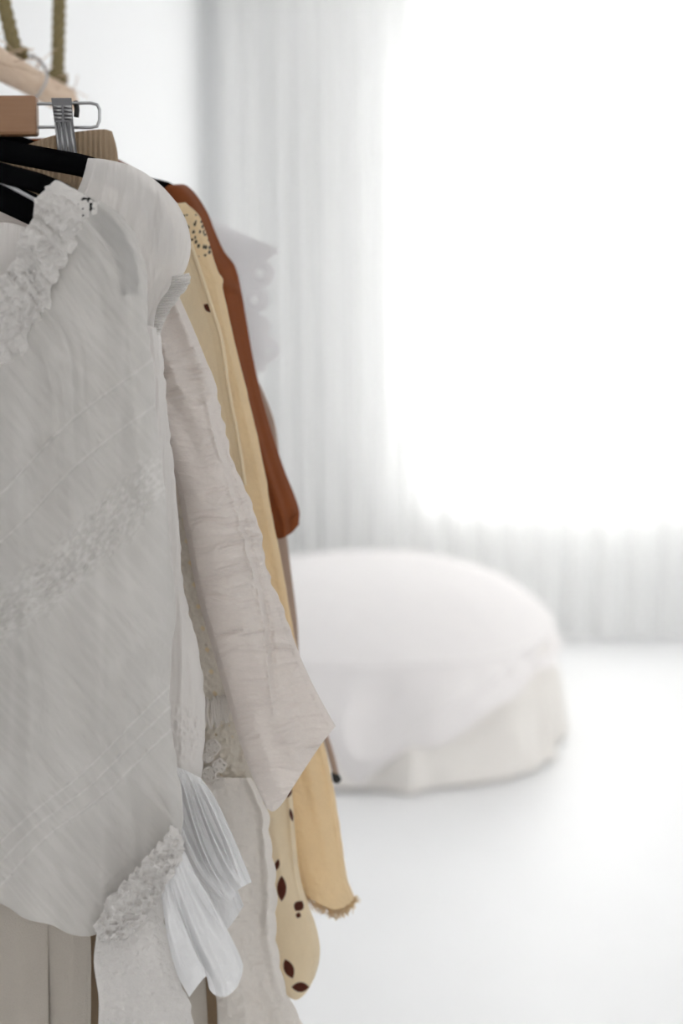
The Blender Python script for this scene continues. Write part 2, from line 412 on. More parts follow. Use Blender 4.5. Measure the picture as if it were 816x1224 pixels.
# ------------------------------------------------------------------ hanging rail and ropes
RAILP = [(-.46, .42, 1.605), (-.44, .8, 1.60), (-.405, 1.1, 1.592), (-.372, 1.38, 1.592), (-.350, 1.55, 1.596), (-.334, 1.72, 1.598), (-.331, 1.765, 1.598)]
rail = thing('hanging_rail', 'bleached round branch used as clothes rail, hung from two twisted ropes', 'clothes rail', (-.39, 1.1, 1.595))
rp = spl(RAILP, 90)
tt = np.linspace(0, 1, 90); rr_ = .0165*(1+.10*(noise(tt*14, 0*tt, 41)-.5)*2+.0); rr_[-1] *= .6; rr_[0] *= .6
V, Fc = tube(rp, rr_, 24)
V = np.array(V); k = np.arange(len(V)); V += ((noise((k % 24)*.5, (k//24)*.12, 42)-.5)*.003)[:, None]*np.array((1, 0, 1))
mesh('branch', V, Fc, BRANCH, rail)
def rope(a, b, label, nst=3):
    r = thing('suspension_rope', label, 'rope', a)
    a = np.array(a); b = np.array(b); Ln = np.linalg.norm(b-a); n = int(Ln/.004)
    t = np.linspace(0, 1, n); c = a+(b-a)*t[:, None]
    d = (b-a)/Ln; n1 = np.cross(d, (0, 1, 0)); n1 /= np.linalg.norm(n1); n2 = np.cross(d, n1)
    for k in range(nst):
        ph = t*Ln/.030*2*PI + k*2*PI/nst
        p = c + .0042*(np.cos(ph)[:, None]*n1 + np.sin(ph)[:, None]*n2)
        MB().tube(p, .0044, 7).make('strand', ROPE, r, True)
    # loop round the rail
    p = np.array(a) + np.array([(.009*math.cos(q), .008*math.sin(q), .001*q) for q in np.linspace(0, 3*PI, 30)])
    MB().tube(p, .0038, 7).make('knot', ROPE, r, True)
    return r
def raily(Y):
    i = np.argmin(abs(rp[:, 1]-Y)); return rp[i]
pa = raily(1.57); pb = raily(1.72); pc = raily(.55)
rope((pa[0], 1.57, pa[2]+.018), (pa[0]-.30, 1.58, ZC), 'left hemp rope leaning left from the end of the branch rail', 3)
rope((pb[0], 1.72, pb[2]+.018), (pb[0]+.06, 1.73, ZC), 'right hemp rope rising nearly upright from the branch rail tip', 3)
# frayed raffia tuft by the rope knots
mb = MB(); rs = np.random.RandomState(5)
for k in range(40):
    y0 = rs.uniform(1.40, 1.74); q = raily(y0); a = rs.uniform(-.5, 2.6); d = np.array((math.cos(a), rs.uniform(-.6, .6), math.sin(a)))
    p0 = q + .016*np.array((math.cos(a), 0, math.sin(a))); L_ = rs.uniform(.005, .018)
    p = [p0, p0+d*L_*.5, p0+d*L_+np.array((.012*rs.randn(), .01*rs.randn(), .006*rs.randn()))]
    mb.tube(spl(p, 5), .0005, 4)
o = mb.make('bark_fibres', BRANCH, rail, True); o['kind'] = 'stuff'

# ------------------------------------------------------------------ hangers
def hanger(name, label, pts, Y, w=13, mat=VELVET, hookx=None, group=None, strip=None, dy=0.008):
    """velvet hanger: right arm follows pts (pixels), left arm mirrored about the neck, hook over the rail"""
    p = P([q[0] for q in pts], [q[1] for q in pts], Y)
    rl = raily(Y); nx = rl[0]
    nz = p[0][2]
    right = spl(p, 60)
    left = right.copy(); left[:, 0] = 2*nx-left[:, 0]
    ok = left[:, 0] > XL+.02
    path = np.concatenate([left[ok][::-1], right[right[:, 0] > nx+.001]])
    h = thing(name, label, 'hanger', (nx, Y, nz), group)
    rad = w*Y/F
    MB().tube(spl(path, 110), rad/2*1.0, 12, flat=.42, up=(0, 0, 1)).make('shoulder_bar', mat, h, True)
    hk = [(nx, Y, nz+.005), (nx, Y, rl[2]-.03), (nx+.014, Y, rl[2]-.016), (nx+.023, Y, rl[2]+.004), (nx+.013, Y, rl[2]+.021), (nx-.004, Y, rl[2]+.0235), (nx-.019, Y, rl[2]+.013)]
    MB().tube(spl(hk, 40), .0017, 8).make('hook', CHROME, h, True)
    return h
# path starts at the neck (off frame) and runs to the tip
ha = hanger('velvet_hanger', 'black velvet hanger, topmost of the three black bars at left', [(-240, 128), (-120, 148), (0, 179), (60, 191), (105, 200), (152, 220), (186, 256), (200, 306)], 1.10, 26)
hb = hanger('velvet_hanger', 'middle black velvet hanger curving down inside the front sheer blouse', [(-275, 110), (-120, 165), (0, 206), (60, 224), (108, 252), (138, 284), (153, 318), (156, 352)], .999, 24)
hc = hanger('velvet_hanger', 'lowest of three black velvet hangers, seen through the front blouse neckline', [(-250, 130), (-120, 186), (0, 236), (45, 257), (80, 275), (104, 310), (112, 350)], 1.065, 30)
V = P(np.array([-100, -40, 0, 40, 60]), np.array([175, 200, 217, 238, 248]), 1.058)
MB().tube(spl(V, 30), .0017, 8).make('chrome_strip', CHROME, hc, True)
hd = hanger('velvet_hanger', 'black velvet hanger with only its tip showing above the rust sleeve', [(22, 188), (90, 198), (150, 214), (188, 221), (205, 227), (216, 246)], 1.335, 13)
he = hanger('velvet_hanger', 'black velvet hanger hidden inside the butter yellow gauze dress', [(-5, 160), (80, 190), (150, 215), (195, 250), (212, 290)], 1.28, 15)
hf = hanger('velvet_hanger', 'black velvet hanger hidden inside the leaf print kimono', [(-40, 170), (60, 205), (130, 240), (180, 280), (200, 330)], 1.24, 15)
hg = hanger('velvet_hanger', 'black velvet hanger hidden inside the off-white crinkle cotton dress', [(-110, 180), (20, 230), (110, 280), (160, 340), (180, 400)], 1.14, 15)

# ------------------------------------------------------------------ clip hanger with trousers
YC = 1.20
q = raily(YC)
ch = thing('clip_hanger', 'pale wooden clip hanger with chrome wire loop holding ribbed tan trousers', 'hanger', (q[0], YC, 1.51))
a = P([-330, 45], [139, 139], YC)
mb = MB(); c = (a[0]+a[1])/2; mb.box(c, (a[1][0]-a[0][0], .014, 45*YC/F)); mb.make('wooden_bar', BEECH, ch, bevel=.0025)
wp = [(-60, 125), (60, 124), (108, 123), (116, 125), (119, 131), (119, 144), (116, 151), (108, 152.5), (60, 152), (-60, 152)]
def seg(pts, n=8):
    out = []
    for i in range(len(pts)-1):
        for t in np.linspace(0, 1, n, endpoint=False): out.append([pts[i][0]*(1-t)+pts[i+1][0]*t, pts[i][1]*(1-t)+pts[i+1][1]*t])
    out.append(pts[-1]); return np.array(out)
s_ = seg(wp); MB().tube(P(s_[:, 0], s_[:, 1], YC-.001), .00125, 8).make('wire_loop', CHROME, ch, True)
hk = [(q[0], YC, 1.53), (q[0], YC, q[2]-.03), (q[0]+.02, YC, q[2]-.01), (q[0]+.024, YC, q[2]+.008), (q[0], YC, q[2]+.0235), (q[0]-.02, YC, q[2]+.012)]
MB().tube(spl(hk, 40), .0018, 8).make('hook', CHROME, ch, True)
# clip: front jaw narrows downward, ridged
def jaw(y, nm):
    m = MB(); V = []; rows = [(61, 85.5, 117), (62, 86, 124), (65, 87.5, 145), (67.5, 90.5, 170), (69, 93, 190)]
    for z_ in (y, y+.0022):
        for (l, r, py) in rows:
            V += [tuple(P(l, py, z_)), tuple(P(r, py, z_))]
    n = len(rows); Fc = []
    for i in range(n-1):
        Fc += [(2*i, 2*i+2, 2*i+3, 2*i+1), (2*n+2*i, 2*n+2*i+1, 2*n+2*i+3, 2*n+2*i+2), (2*i, 2*n+2*i, 2*n+2*i+2, 2*i+2), (2*i+1, 2*i+3, 2*n+2*i+3, 2*n+2*i+1)]
    Fc += [(0, 1, 2*n+1, 2*n), (2*n-2, 4*n-2, 4*n-1, 2*n-1)]
    m.add(V, Fc); return m.make(nm, STEEL, ch, bevel=.0004)
j1 = jaw(YC-.016, 'clip_jaw'); jaw(YC+.010, 'clip_jaw')
for py in (127.5, 132, 136.5, 141):
    for (x0, x1) in ((64.2, 73.2), (76, 85.2)):
        p = P([x0+(py-127)*.06, x1+(py-127)*.06], [py, py], YC-.0172); MB().tube([p[0], (p[0]+p[1])/2, p[1]], .0011, 8, up=(0, 1, 0)).make('grip_ridge', CHROME, j1, True)
for k in range(4):
    p = P([66.5+k*5.6, 71+k*6.1], [146, 188], YC-.0170); MB().tube([p[0], (p[0]+p[1])/2, p[1]], .0010, 8, up=(0, 1, 0)).make('rib', CHROME, j1, True)
p = P([90, 91], [121, 140], YC+.004)
MB().tube(spl([p[0], (p[0]+p[1])/2+np.array((.001, 0, 0)), p[1]], 8), .0022, 8).make('clip_spring', BLACKR, ch, True)
tr = thing('ribbed_trousers', 'tan ribbed knit trousers clipped by the waist on the wooden hanger', 'trousers', (-.2, YC+.005, .5))
def ribd(U, V, X, Yp):
    return .0011*np.sin(X*2*PI/6.2) + .006*(noise(U*5, V*2, 51)-.5)
for nm, L, R, T, B in (('waistband', [(-160, 178), (-158, 192)], [(136, 156), (141, 190)], [(-20, 186), (60, 168), (95, 156), (128, 154)], []),):
    cloth('waistband', RIB, tr, [(-160, 190), (-165, 240)], [(134, 157), (140, 180), (142, 212)], [(-60, 186), (10, 180), (60, 163), (95, 157), (125, 154.5)], [(0, 240)], Y=YC+.004, thick=.007, n=(330, 40), disp=ribd)
cloth('leg', RIB, tr, [(-165, 240), (-150, 800), (-60, 1500)], [(142, 212), (150, 400), (190, 800), (268, 1224), (275, 1500)], [(0, 240)], [(100, 1500)], Y=YC+.006, thick=.012, n=(300, 60), disp=ribd)

# ------------------------------------------------------------------ front sheer blouse
def edgew(amp, f, seed, lo=.0, right=True, top=0, bottom=0):
    def e(U, V, X, Y):
        k = sst(.9, 1, U)*right
        ex = amp*(noise(V*f, 0*V, seed)-.5)*2*k
        ey = 0*X
        if bottom: ey = ey + bottom*(noise(U*f, 0*V, seed+1)-.5)*2*sst(.9, 1, V)
        if top: ey = ey + top*(noise(U*f, 0*V, seed+2)-.5)*2*(1-sst(0, .15, V))
        return ex, ey
    return e
def gauze_relief(U, V, X, Y, seed=0, amp=1.0, seams=(588, 648, 1000, 1024, 1052), band=(742, 34), lacez=None):
    # wide soft folds falling from the neckline gathers
    D = .017*amp*(soft(U*4.2+.5*noise(U*2, V*3, seed), V*1.3, seed+1)-.5)
    D += .008*amp*(soft(U*9+.9*V, V*2.2, seed+2)-.5)
    p = Y + .88*X + 26*(noise(X/120, Y/120, seed+9)-.5); q = X*.62 - Y*.55    # p across the bias seams, q along them
    D += .0016*amp*(ridge(q/7.0, p/75, seed+3)-.5) * (.35+1.1*noise(X/55, Y/70, seed+4))
    D += .0007*amp*(noise(q/3.2, p/38, seed+5)-.5)
    # gathers near the top
    g = 1-sst(.0, .42, V); D += .0032*amp*(soft(U*26+.4*noise(U*9, V*4, seed), V*2.2, seed+6)-.5)*g
    for s in seams:
        w_ = 1.7 + 0*p
        d = (p-s)
        D += .0012*np.exp(-(d/2.0)**2)*(.4+1.0*noise(q/3.0, 0*q, seed+7)) - .0004*np.exp(-((d-3.6)/2.0)**2)
        D += .0016*(noise(q/3.4, d/14, seed+12)-.5)*np.exp(-(d/11)**2)
    if band:
        bm = np.exp(-((p-band[0])/band[1])**4)
        D += bm*(.0062*(fbm(q/5.5, p/4.2, seed+8, 2)-.45) + .0012)
    return D
def weave(x, y, seed=70):
    # density of the gauze: stitched tucks, smocked stripe and thicker crinkle threads are whiter than the open weave
    p = y + .88*x + 26*(noise(x/120, y/120, seed+9)-.5); q = x*.62 - y*.55
    m = .17*sst(.45, .95, ridge(q/5.2+2*noise(x/80, y/110, 74), p/70, 75)) * (.3+1.0*noise(x/60, y/60, 76)) + .16*sst(.5, 1, ridge(x/27, y/260, 77))
    for s in (588, 648, 1000, 1024, 1052): m += .42*np.exp(-((p-s)/1.7)**2)*(.35+.9*noise(q/3.4, 0*q, 78))
    m += .45*np.exp(-((p-742)/33)**4)*sst(.42, .75, fbm(q/4.6, p/3.8, 79, 2))
    return np.clip(m, 0, 1)
b1 = thing('sheer_blouse', 'white sheer gauze blouse with smocked neckline, nearest garment filling the left', 'blouse', (-.30, 1.02, 1.4))
cloth('body', GAUZE2, b1, [(-520, 330), (-515, 700), (-505, 1060)], [(64, 296), (110, 500), (100, 1050)],
      [(-480, 270), (-400, 190), (-330, 200), (-270, 255), (-170, 285), (-80, 284), (0, 266), (40, 276)], [(-200, 1075)], Y=1.062, thick=.014, n=(120, 120),
      disp=lambda U, V, X, Y: .014*(soft(U*9, V*1.5, 61)-.5))
cloth('sleeve', GAUZE, b1, [(-190, 640), (-200, 800), (-175, 980), (-160, 1050)],
      [(118, 238), (146, 258), (166, 290), (175, 330), (178, 400), (184, 450), (192, 540), (200, 620), (207, 690), (209, 740), (205, 790), (204, 850), (211, 910), (218, 955), (219, 985), (214, 1006)],
      [(-100, 540), (-20, 452), (30, 400), (58, 345), (78, 300), (100, 266)], [(-100, 1058), (-40, 1068), (5, 1082), (30, 1098), (62, 1106), (85, 1117), (112, 1118), (140, 1100), (165, 1070), (190, 1035)],
      Y=lambda U, V, X, Yp: .995-.012*np.sin(PI*V)+.0*X, thick=lambda V: (.006+.030*np.sin(PI*np.clip(V, 0, 1))**.6), n=(300, 620),
      disp=lambda U, V, X, Y: gauze_relief(U, V, X, Y, 70) + .0035*(fbm(X/5, Y/5, 75, 2)-.5)*sst(35, 8, np.hypot(X-150, (Y-1080)*1.0)*.6),
      edge=edgew(1.6, 70, 3), color=weave)
def smock(a, f, seed): return lambda U, V, X, Y: a*(fbm(X/f, Y/f, seed, 3)-.5) + a*.55*ridge(X/f*.8+Y/f*.3, Y/f*.9, seed+4)
cloth('smocked_neckline', LACE, b1, [(-190, 540), (-190, 640)], [(70, 217), (92, 225), (118, 241)],
      [(-110, 440), (-40, 368), (0, 331), (17, 307), (20, 287), (38, 264), (40, 243), (52, 224)], [(-100, 565), (-20, 472), (26, 424), (54, 380), (64, 340), (88, 298), (108, 264)],
      Y=lambda U, V, X, Yp: .987-.005*np.sin(PI*V)+.0*X, thick=.003, n=(420, 110), disp=lambda U, V, X, Y: smock(.0058, 5.5, 81)(U, V, X, Y)*(.35+.65*(1-sst(.7, 1, V)))+.003*(soft(U*70, V*1.5, 86)-.5),
      edge=lambda U, V, X, Y: (3.4*(noise(U*75, V*3, 82)-.5)*2, 3.4*(noise(U*75, V*3, 83)-.5)*2),
      hole=lambda x, y: (np.hypot(x-106, (y-247)) < 13) & (noise(x/3.0, y/3.0, 84) > .68))
cloth('smocked_cuff', LACE, b1, [(112, 1112), (118, 1121), (125, 1126)], [(206, 984), (217, 997), (222, 1012)],
      [(125, 1080), (150, 1052), (178, 1022), (195, 1003)], [(150, 1122), (172, 1098), (192, 1072), (208, 1042)], Y=.966, thick=.008, n=(230, 120), disp=smock(.0085, 5.5, 91),
      edge=lambda U, V, X, Y: (7*(noise(U*28, V*8, 92)-.5), 7*(noise(U*28, V*8, 93)-.5)))
def pleats(nf, amp, seed, fine=.0012): 
    return lambda U, V, X, Y: amp*(soft(U*nf+.3*noise(U*3, V*2, seed), V*.8, seed)-.5)*sst(0, .35, V) + fine*(noise(U*nf*7, V*5, seed+1)-.5) + .0012*(fbm(X/6, Y/6, seed+2, 2)-.5)
cloth('lace_ruffle', LACE, b1, [(116, 1112), (112, 1150), (118, 1200), (110, 1330)], [(194, 1062), (197, 1100), (206, 1140), (216, 1172), (228, 1205), (240, 1260), (250, 1330)],
      [(150, 1105), (175, 1082)], [(180, 1335)], Y=.972, thick=.004, n=(150, 220), disp=lambda U, V, X, Y: .008*(soft(U*3, V*.8, 94)-.5) + .0035*(fbm(X/7, Y/7, 95, 2)-.5), edge=edgew(2, 24, 96))
cloth('ruffle', RUFFLE, b1, [(192, 1064), (200, 1120), (212, 1165), (226, 1192)], [(214, 1004), (232, 1042), (256, 1084), (277, 1122), (290, 1152), (289, 1166)],
      [(200, 1035)], [(238, 1176), (247, 1167), (250, 1182), (258, 1190), (270, 1191), (283, 1180)], Y=.965, thick=.003, n=(110, 170), disp=pleats(4.5, .016, 97))

# ------------------------------------------------------------------ second gauze blouse behind it
b2 = thing('gauze_blouse', 'white gauze blouse with rounded shoulder and elastic band, on the topmost black hanger', 'blouse', (-.30, 1.12, 1.4))
cloth('shoulder', GAUZE2, b2, [(105, 189), (99, 212), (88, 240), (60, 330), (20, 480)], [(212, 243), (224, 268), (228, 296), (222, 322), (206, 345), (188, 378), (184, 400), (182, 480)],
      [(122, 190), (150, 196), (172, 206), (194, 223)], [(100, 480)], Y=1.085, thick=.022, n=(150, 170),
      disp=lambda U, V, X, Y: .006*(soft(U*6+.8*V, V*1.6, 101)-.5) + .0025*(soft(U*20, V*3, 102)-.5)*(1-sst(.1, .5, U)) + .0008*(noise(X/4, Y/20, 103)-.5))
cloth('elastic_band', LACE, b2, [(206, 330), (202, 345), (190, 362), (185, 380), (183, 402)], [(226, 326), (227, 338), (214, 356), (201, 376), (190, 402)], Y=1.060, thick=.004, n=(26, 260),
      disp=lambda U, V, X, Y: .0007*np.sin(V*2*PI*24), edge=edgew(1.2, 24, 104))
cloth('sleeve', GAUZE2, b2, [(60, 395), (80, 600), (100, 800), (150, 915)],
      [(190, 392), (196, 440), (203, 520), (212, 600), (216, 660), (221, 712), (232, 755), (241, 800), (245, 845), (244, 890), (240, 930)], [(120, 380)], [(200, 922)],
      Y=1.062, thick=.016, n=(150, 300),
      disp=lambda U, V, X, Y: .009*(ridge(X/22+.4*noise(X/30, Y/200, 8), Y/400, 111)-.5) + .0010*(noise(X/3.5, Y/40, 112)-.5) + np.exp(-((Y-880)/36)**4)*.004*(fbm(X/4.5, Y/4.5, 113, 2)-.5), edge=edgew(1.5, 60, 114))
cloth('ruffle', RUFFLE, b2, [(190, 915), (205, 980), (232, 1040), (262, 1076)], [(240, 930), (256, 952), (272, 985), (288, 1022), (301, 1054)], [(215, 918)], [(275, 1077), (284, 1064)],
      Y=1.040, thick=.003, n=(110, 170), disp=lambda U, V, X, Y: pleats(4.2, .016, 121)(U, V, X, Y) + .0022*(fbm(X/5, Y/5, 122, 2)-.5)*(1-sst(.25, .6, V)))
cloth('under_ruffle', RUFFLE, b2, [(215, 1000), (235, 1060), (254, 1098)], [(262, 1000), (284, 1064), (291, 1082)], [], [(268, 1112), (280, 1100)], Y=1.055, thick=.003, n=(60, 80), disp=pleats(3, .008, 125))

# ------------------------------------------------------------------ cream linen shirt on the lowest hanger
ln = thing('linen_shirt', 'cream linen shirt whose straight hem hangs below the front blouse', 'shirt', (-.3, 1.08, 1.3))
cloth('body', LINEN, ln, [(-420, 330), (-430, 900), (-430, 1420)], [(96, 330), (112, 700), (62, 1060), (58, 1250), (56, 1420)], [(-200, 250)], [(-150, 1430)], Y=1.078, thick=.013, n=(140, 200),
      disp=lambda U, V, X, Y: .008*(soft(U*8, V*1.3, 131)-.5) + .0012*(fbm(X/16, Y/16, 132)-.5))
cloth('side_panel', LINEN, ln, [(40, 900), (50, 1100), (58, 1250), (58, 1420)], [(108, 900), (108, 1110), (109, 1250), (109, 1420)], [], [], Y=1.085, thick=.010, n=(60, 120),
      disp=lambda U, V, X, Y: .004*(soft(U*3, V*1.3, 133)-.5) + .0010*(fbm(X/12, Y/12, 134)-.5), edge=edgew(1.5, 10, 3))

# ------------------------------------------------------------------ off-white crinkle cotton dress
c1 = thing('crinkle_dress', 'off-white crinkled cotton dress sleeve with a wide pointed hem', 'dress', (-.2, 1.14, 1.3))
def crink(U, V, X, Y, seed=141):
    wr = noise(X/40, Y/30, seed+5)*3
    D = .0036*(ridge(X/34+wr*.35, Y/5.6+wr+X/26, seed)-.5)*(.4+noise(X/60, Y/60, seed+1)) + .010*(soft(U*3+.3*noise(U*2, V*4, 2), V*1.5, seed+2)-.5)
    D += .0012*(fbm(X/7, Y/4, seed+3, 2)-.5)
    return D
def seamline(X, Y):
    xs = np.interp(Y, [430, 500, 560, 620, 680, 740, 800, 835, 900], [236, 250, 268, 284, 301, 315, 321, 326, 326])
    d = X-xs-6*(fbm(Y/11, 0*Y, 150)-.5); k = sst(450, 520, Y)*(1-sst(830, 870, Y))
    return k*(.0028*np.exp(-(d/3.0)**2)*(.2+1.3*noise(X/4, Y/7, 151)) - .0035*np.exp(-((d-6)/4)**2))
cloth('sleeve', CRINKLE, c1, [(120, 395), (160, 480), (205, 560), (222, 640), (236, 712), (254, 775), (270, 832), (286, 885), (302, 930), (318, 966)],
      [(213, 352), (232, 395), (246, 430), (256, 455), (262, 485), (270, 518), (277, 548), (285, 568), (300, 602), (312, 642), (322, 690), (338, 728), (356, 778), (376, 822), (401, 868)],
      [(185, 388), (198, 366)], [(326, 970), (336, 962), (348, 944), (366, 916), (385, 888)],
      Y=lambda U, V, X, Yp: 1.125-.02*V, thick=lambda V: .010+.014*np.sin(PI*V), n=(230, 520), disp=lambda U, V, X, Y: crink(U, V, X, Y) + seamline(X, Y),
      edge=lambda U, V, X, Y: ((3.2*(ridge(V*26, 0*V, 152)-.5) + 2*np.sin(V*150)*.4)*sst(.86, 1, U)*sst(.12, .3, V)*(1-sst(.68, .85, V)), 0*X))
cloth('body', CRINKLE, c1, [(-330, 420), (-330, 800), (-300, 1080)], [(196, 400), (206, 560), (200, 1080)], [(-200, 250), (60, 260)], [(0, 1090)], Y=1.155, thick=.012, n=(120, 120), disp=lambda U, V, X, Y: .008*(soft(U*8, V*2, 155)-.5))

# ------------------------------------------------------------------ cream lace dress with tassel trim and long skirt
d1 = thing('lace_dress', 'ivory dress with eyelet strip, tassel lace and long crinkled skirt', 'dress', (-.15, 1.18, 1.2))
def eyelets(x, y):
    c = np.interp(y, [400, 480, 560, 640, 720, 800, 860], [196, 205, 214, 222, 236, 252, 262])
    yy = (y-400) % 26; return (np.hypot(x-c, yy-13) < 2.6) & (y < 840) & (y > 410)
cloth('bodice', CREAML, d1, [(60, 400), (100, 650), (160, 860)], [(214, 400), (240, 600), (268, 740), (290, 862)], [(150, 392)], [(230, 862)], Y=1.168, thick=.010, n=(230, 420),
      disp=lambda U, V, X, Y: .003*(fbm(X/12, Y/30, 161)-.5) + .0015*(noise(X/4, Y/4, 162)-.5), hole=eyelets)
cloth('lace_insert', CREAML, d1, [(150, 840), (170, 960)], [(288, 840), (312, 960)], [], [], Y=1.178, thick=.006, n=(150, 110), disp=smock(.004, 7, 163), hole=lambda x, y: noise(x/3.2, y/3.2, 164) > .9)
mb = MB(); rs = np.random.RandomState(9)
for k in range(15):
    x = 243+k*2.3; y0 = 838-k*.9+rs.uniform(-3, 3)+(8 if x < 252 else 0)*0; 
    pts = P([x, x+rs.uniform(-3, 3), x+rs.uniform(-5, 5)], [y0, y0+16, y0+rs.uniform(26, 38)], 1.148)
    V, Fc = tube(spl(pts, 8), [.0010, .0012, .0013, .0014, .0015, .0016, .0014, .0008], 7); pr = mesh('tassel', V, Fc, SKIRT, d1)
for k, (x, y, r) in enumerate(((254, 893, 9), (262, 915, 8), (250, 925, 9), (262, 936, 7), (248, 905, 6))):
    mb = MB(); 
    for j in range(5):
        a = j*2*PI/5+k; c_ = P(x+r*.5*math.cos(a), y+r*.5*math.sin(a), 1.150)
        p = [c_+np.array((.0026*math.cos(b_), 0, .0026*math.sin(b_)))*r/8 for b_ in np.linspace(0, 2*PI, 12)]
        mb.tube(p, .0014, 6, cap=False)
    mb.make('rosette', SKIRT, d1, True)
cloth('skirt', SKIRT, d1, [(215, 935), (215, 1060), (256, 1180), (260, 1240), (264, 1400)],
      [(300, 930), (319, 972), (321, 1000), (327, 1040), (329, 1075), (328, 1110), (332, 1145), (341, 1185), (362, 1228), (382, 1300), (390, 1400)], [(250, 930)], [(330, 1400)],
      Y=1.165, thick=.014, n=(170, 420), disp=lambda U, V, X, Y: .010*(soft(U*4.5+.3*noise(U*2, V*4, 5), V*1.5, 171)-.5) + .0016*(ridge(X/12, Y/9, 172)-.5) + .0010*(noise(X/5, Y/5, 173)-.5),
      edge=lambda U, V, X, Y: (2.6*np.abs(np.sin(V*46))*sst(.85, 1, U), 0*X))
cloth('underskirt', LINEN, d1, [(150, 1080), (190, 1200), (200, 1400)], [(232, 1080), (246, 1180), (252, 1400)], [], [], Y=1.175, thick=.008, n=(50, 70), disp=lambda U, V, X, Y: .004*(soft(U*3, V*2, 175)-.5))

# ------------------------------------------------------------------ leaf print kimono
LV = [(250, 368, 8, 5.5, 30), (345, 946, 4.5, 8, 10), (348, 974, 2.6, 9, -12), (331, 1034, 3.4, 8, 14), (336.5, 1062, 6.2, 16, 0), (357, 1083, 6.5, 7.5, 35), (356.5, 1094, 3.6, 4, 20), (345, 1158, 6.5, 13, -22), (359, 1180, 11, 6.5, 0)]
def leafmask(x, y):
    m = np.zeros_like(x)
    for cx, cy, a, b, r in LV:
        t = math.radians(r); dx, dy = x-cx, y-cy
        u = dx*math.cos(t)+dy*math.sin(t); v = -dx*math.sin(t)+dy*math.cos(t)
        if a > b: u, v, A, Bq = v, u, b, a
        else: A, Bq = a, b
        vv = np.clip(np.abs(v)/Bq, 0, 1); ww = A*(1-vv**2.1)
        m = np.maximum(m, np.clip((ww-np.abs(u))*1.1, 0, 1)*(np.abs(v) < Bq))
    return m
k1 = thing('leaf_print_kimono', 'cream kimono printed with small dark brown leaves, rounded hem at bottom', 'kimono', (-.1, 1.25, 1.2))
cloth('front', LEAF, k1, [(120, 330), (170, 600), (240, 900), (290, 1100), (318, 1170), (338, 1184)],
      [(226, 288), (238, 325), (250, 362), (261, 396), (266, 420), (270, 450), (275, 480), (283, 520), (300, 640), (322, 800), (347, 930), (353, 1000), (358, 1045), (366, 1075), (376, 1102), (382, 1130), (381, 1150), (376, 1168)],
      [(200, 292)], [(345, 1192), (355, 1195), (366, 1186)], Y=1.232, thick=.009, n=(220, 900), disp=lambda U, V, X, Y: .007*(soft(U*4, V*2, 181)-.5) + .0012*(fbm(X/14, Y/30, 182)-.5), color=leafmask)
cloth('placket', LEAF, k1, [(224, 290), (236, 325), (248, 362), (259, 396), (264, 420), (268, 450), (273, 480), (281, 520), (290, 580)], [(229, 288), (241, 323), (253, 360), (264, 394), (269.5, 420), (273, 450), (278, 480), (286, 520), (295, 580)],
      Y=1.221, thick=.0025, n=(12, 200), color=lambda x, y: 0*x)

# ------------------------------------------------------------------ butter yellow gauze dress with dotted yoke and fringed hem
def dots(x, y):
    gx, gy = x/4.6+y*.03, y/6.2; ix, iy = np.floor(gx), np.floor(gy)
    h = TAB[(ix.astype(int)*31+7) % 512, (iy.astype(int)*17+3) % 512]; jx = TAB[(ix.astype(int)*13+90) % 512, (iy.astype(int)*29+40) % 512]; jy = TAB[(ix.astype(int)*7+190) % 512, (iy.astype(int)*11+240) % 512]
    d = np.hypot((gx-ix-.5-.9*(jx-.5))*4.6, (gy-iy-.5-.9*(jy-.5))*4.2)
    reg = sst(252, 262, y)*(1-sst(300, 312, y))*(1-sst(250, 256, x))
    return np.clip((2.1-d)*1.2, 0, 1)*(h > .45)*(reg > .4)
y1 = thing('yellow_gauze_dress', 'butter yellow gauze dress with dotted yoke and frayed fringe hem', 'dress', (-.08, 1.28, 1.2))
cloth('body', YELLOW, y1, [(150, 262), (180, 500), (260, 800), (322, 930), (352, 1030), (361, 1064)],
      [(222, 242), (238, 258), (247, 280), (254, 305), (262, 328), (266, 345), (274, 382), (290, 448), (305, 510), (316, 562), (326, 620), (336, 670), (348, 740), (366, 820), (388, 893), (399, 945), (408, 1000), (414, 1045), (424, 1074)],
      [(190, 246)], [(378, 1078), (400, 1087), (414, 1082)], Y=1.278, thick=.012, n=(170, 900), disp=lambda U, V, X, Y: .009*(soft(U*3.2, V*1.8, 194)-.5) + .0010*(fbm(X/6, Y/6, 195)-.5), color=dots,
      edge=lambda U, V, X, Y: (1.2*(noise(V*60, 0*V, 196)-.5)*sst(.9, 1, U) + 3.0*np.exp(-((Y-334)/6)**2)*sst(.85, 1, U), 0*X))
mb = MB(); rs = np.random.RandomState(4)
for k in range(260):
    t = rs.rand(); x = 360+t*66; y = np.interp(x, [360, 378, 400, 414, 426], [1062, 1077, 1086, 1081, 1072])-2
    L_ = rs.uniform(6, 17); mb.tube(spl(P([x, x+rs.uniform(-2, 4), x+rs.uniform(-4, 7)], [y, y+L_*.5, y+L_*(1-.5*(t > .9))], 1.276+rs.uniform(-.006, .006)), 4), .00035, 4)
o = mb.make('fringe', YELLOW, y1, True); o['kind'] = 'stuff'

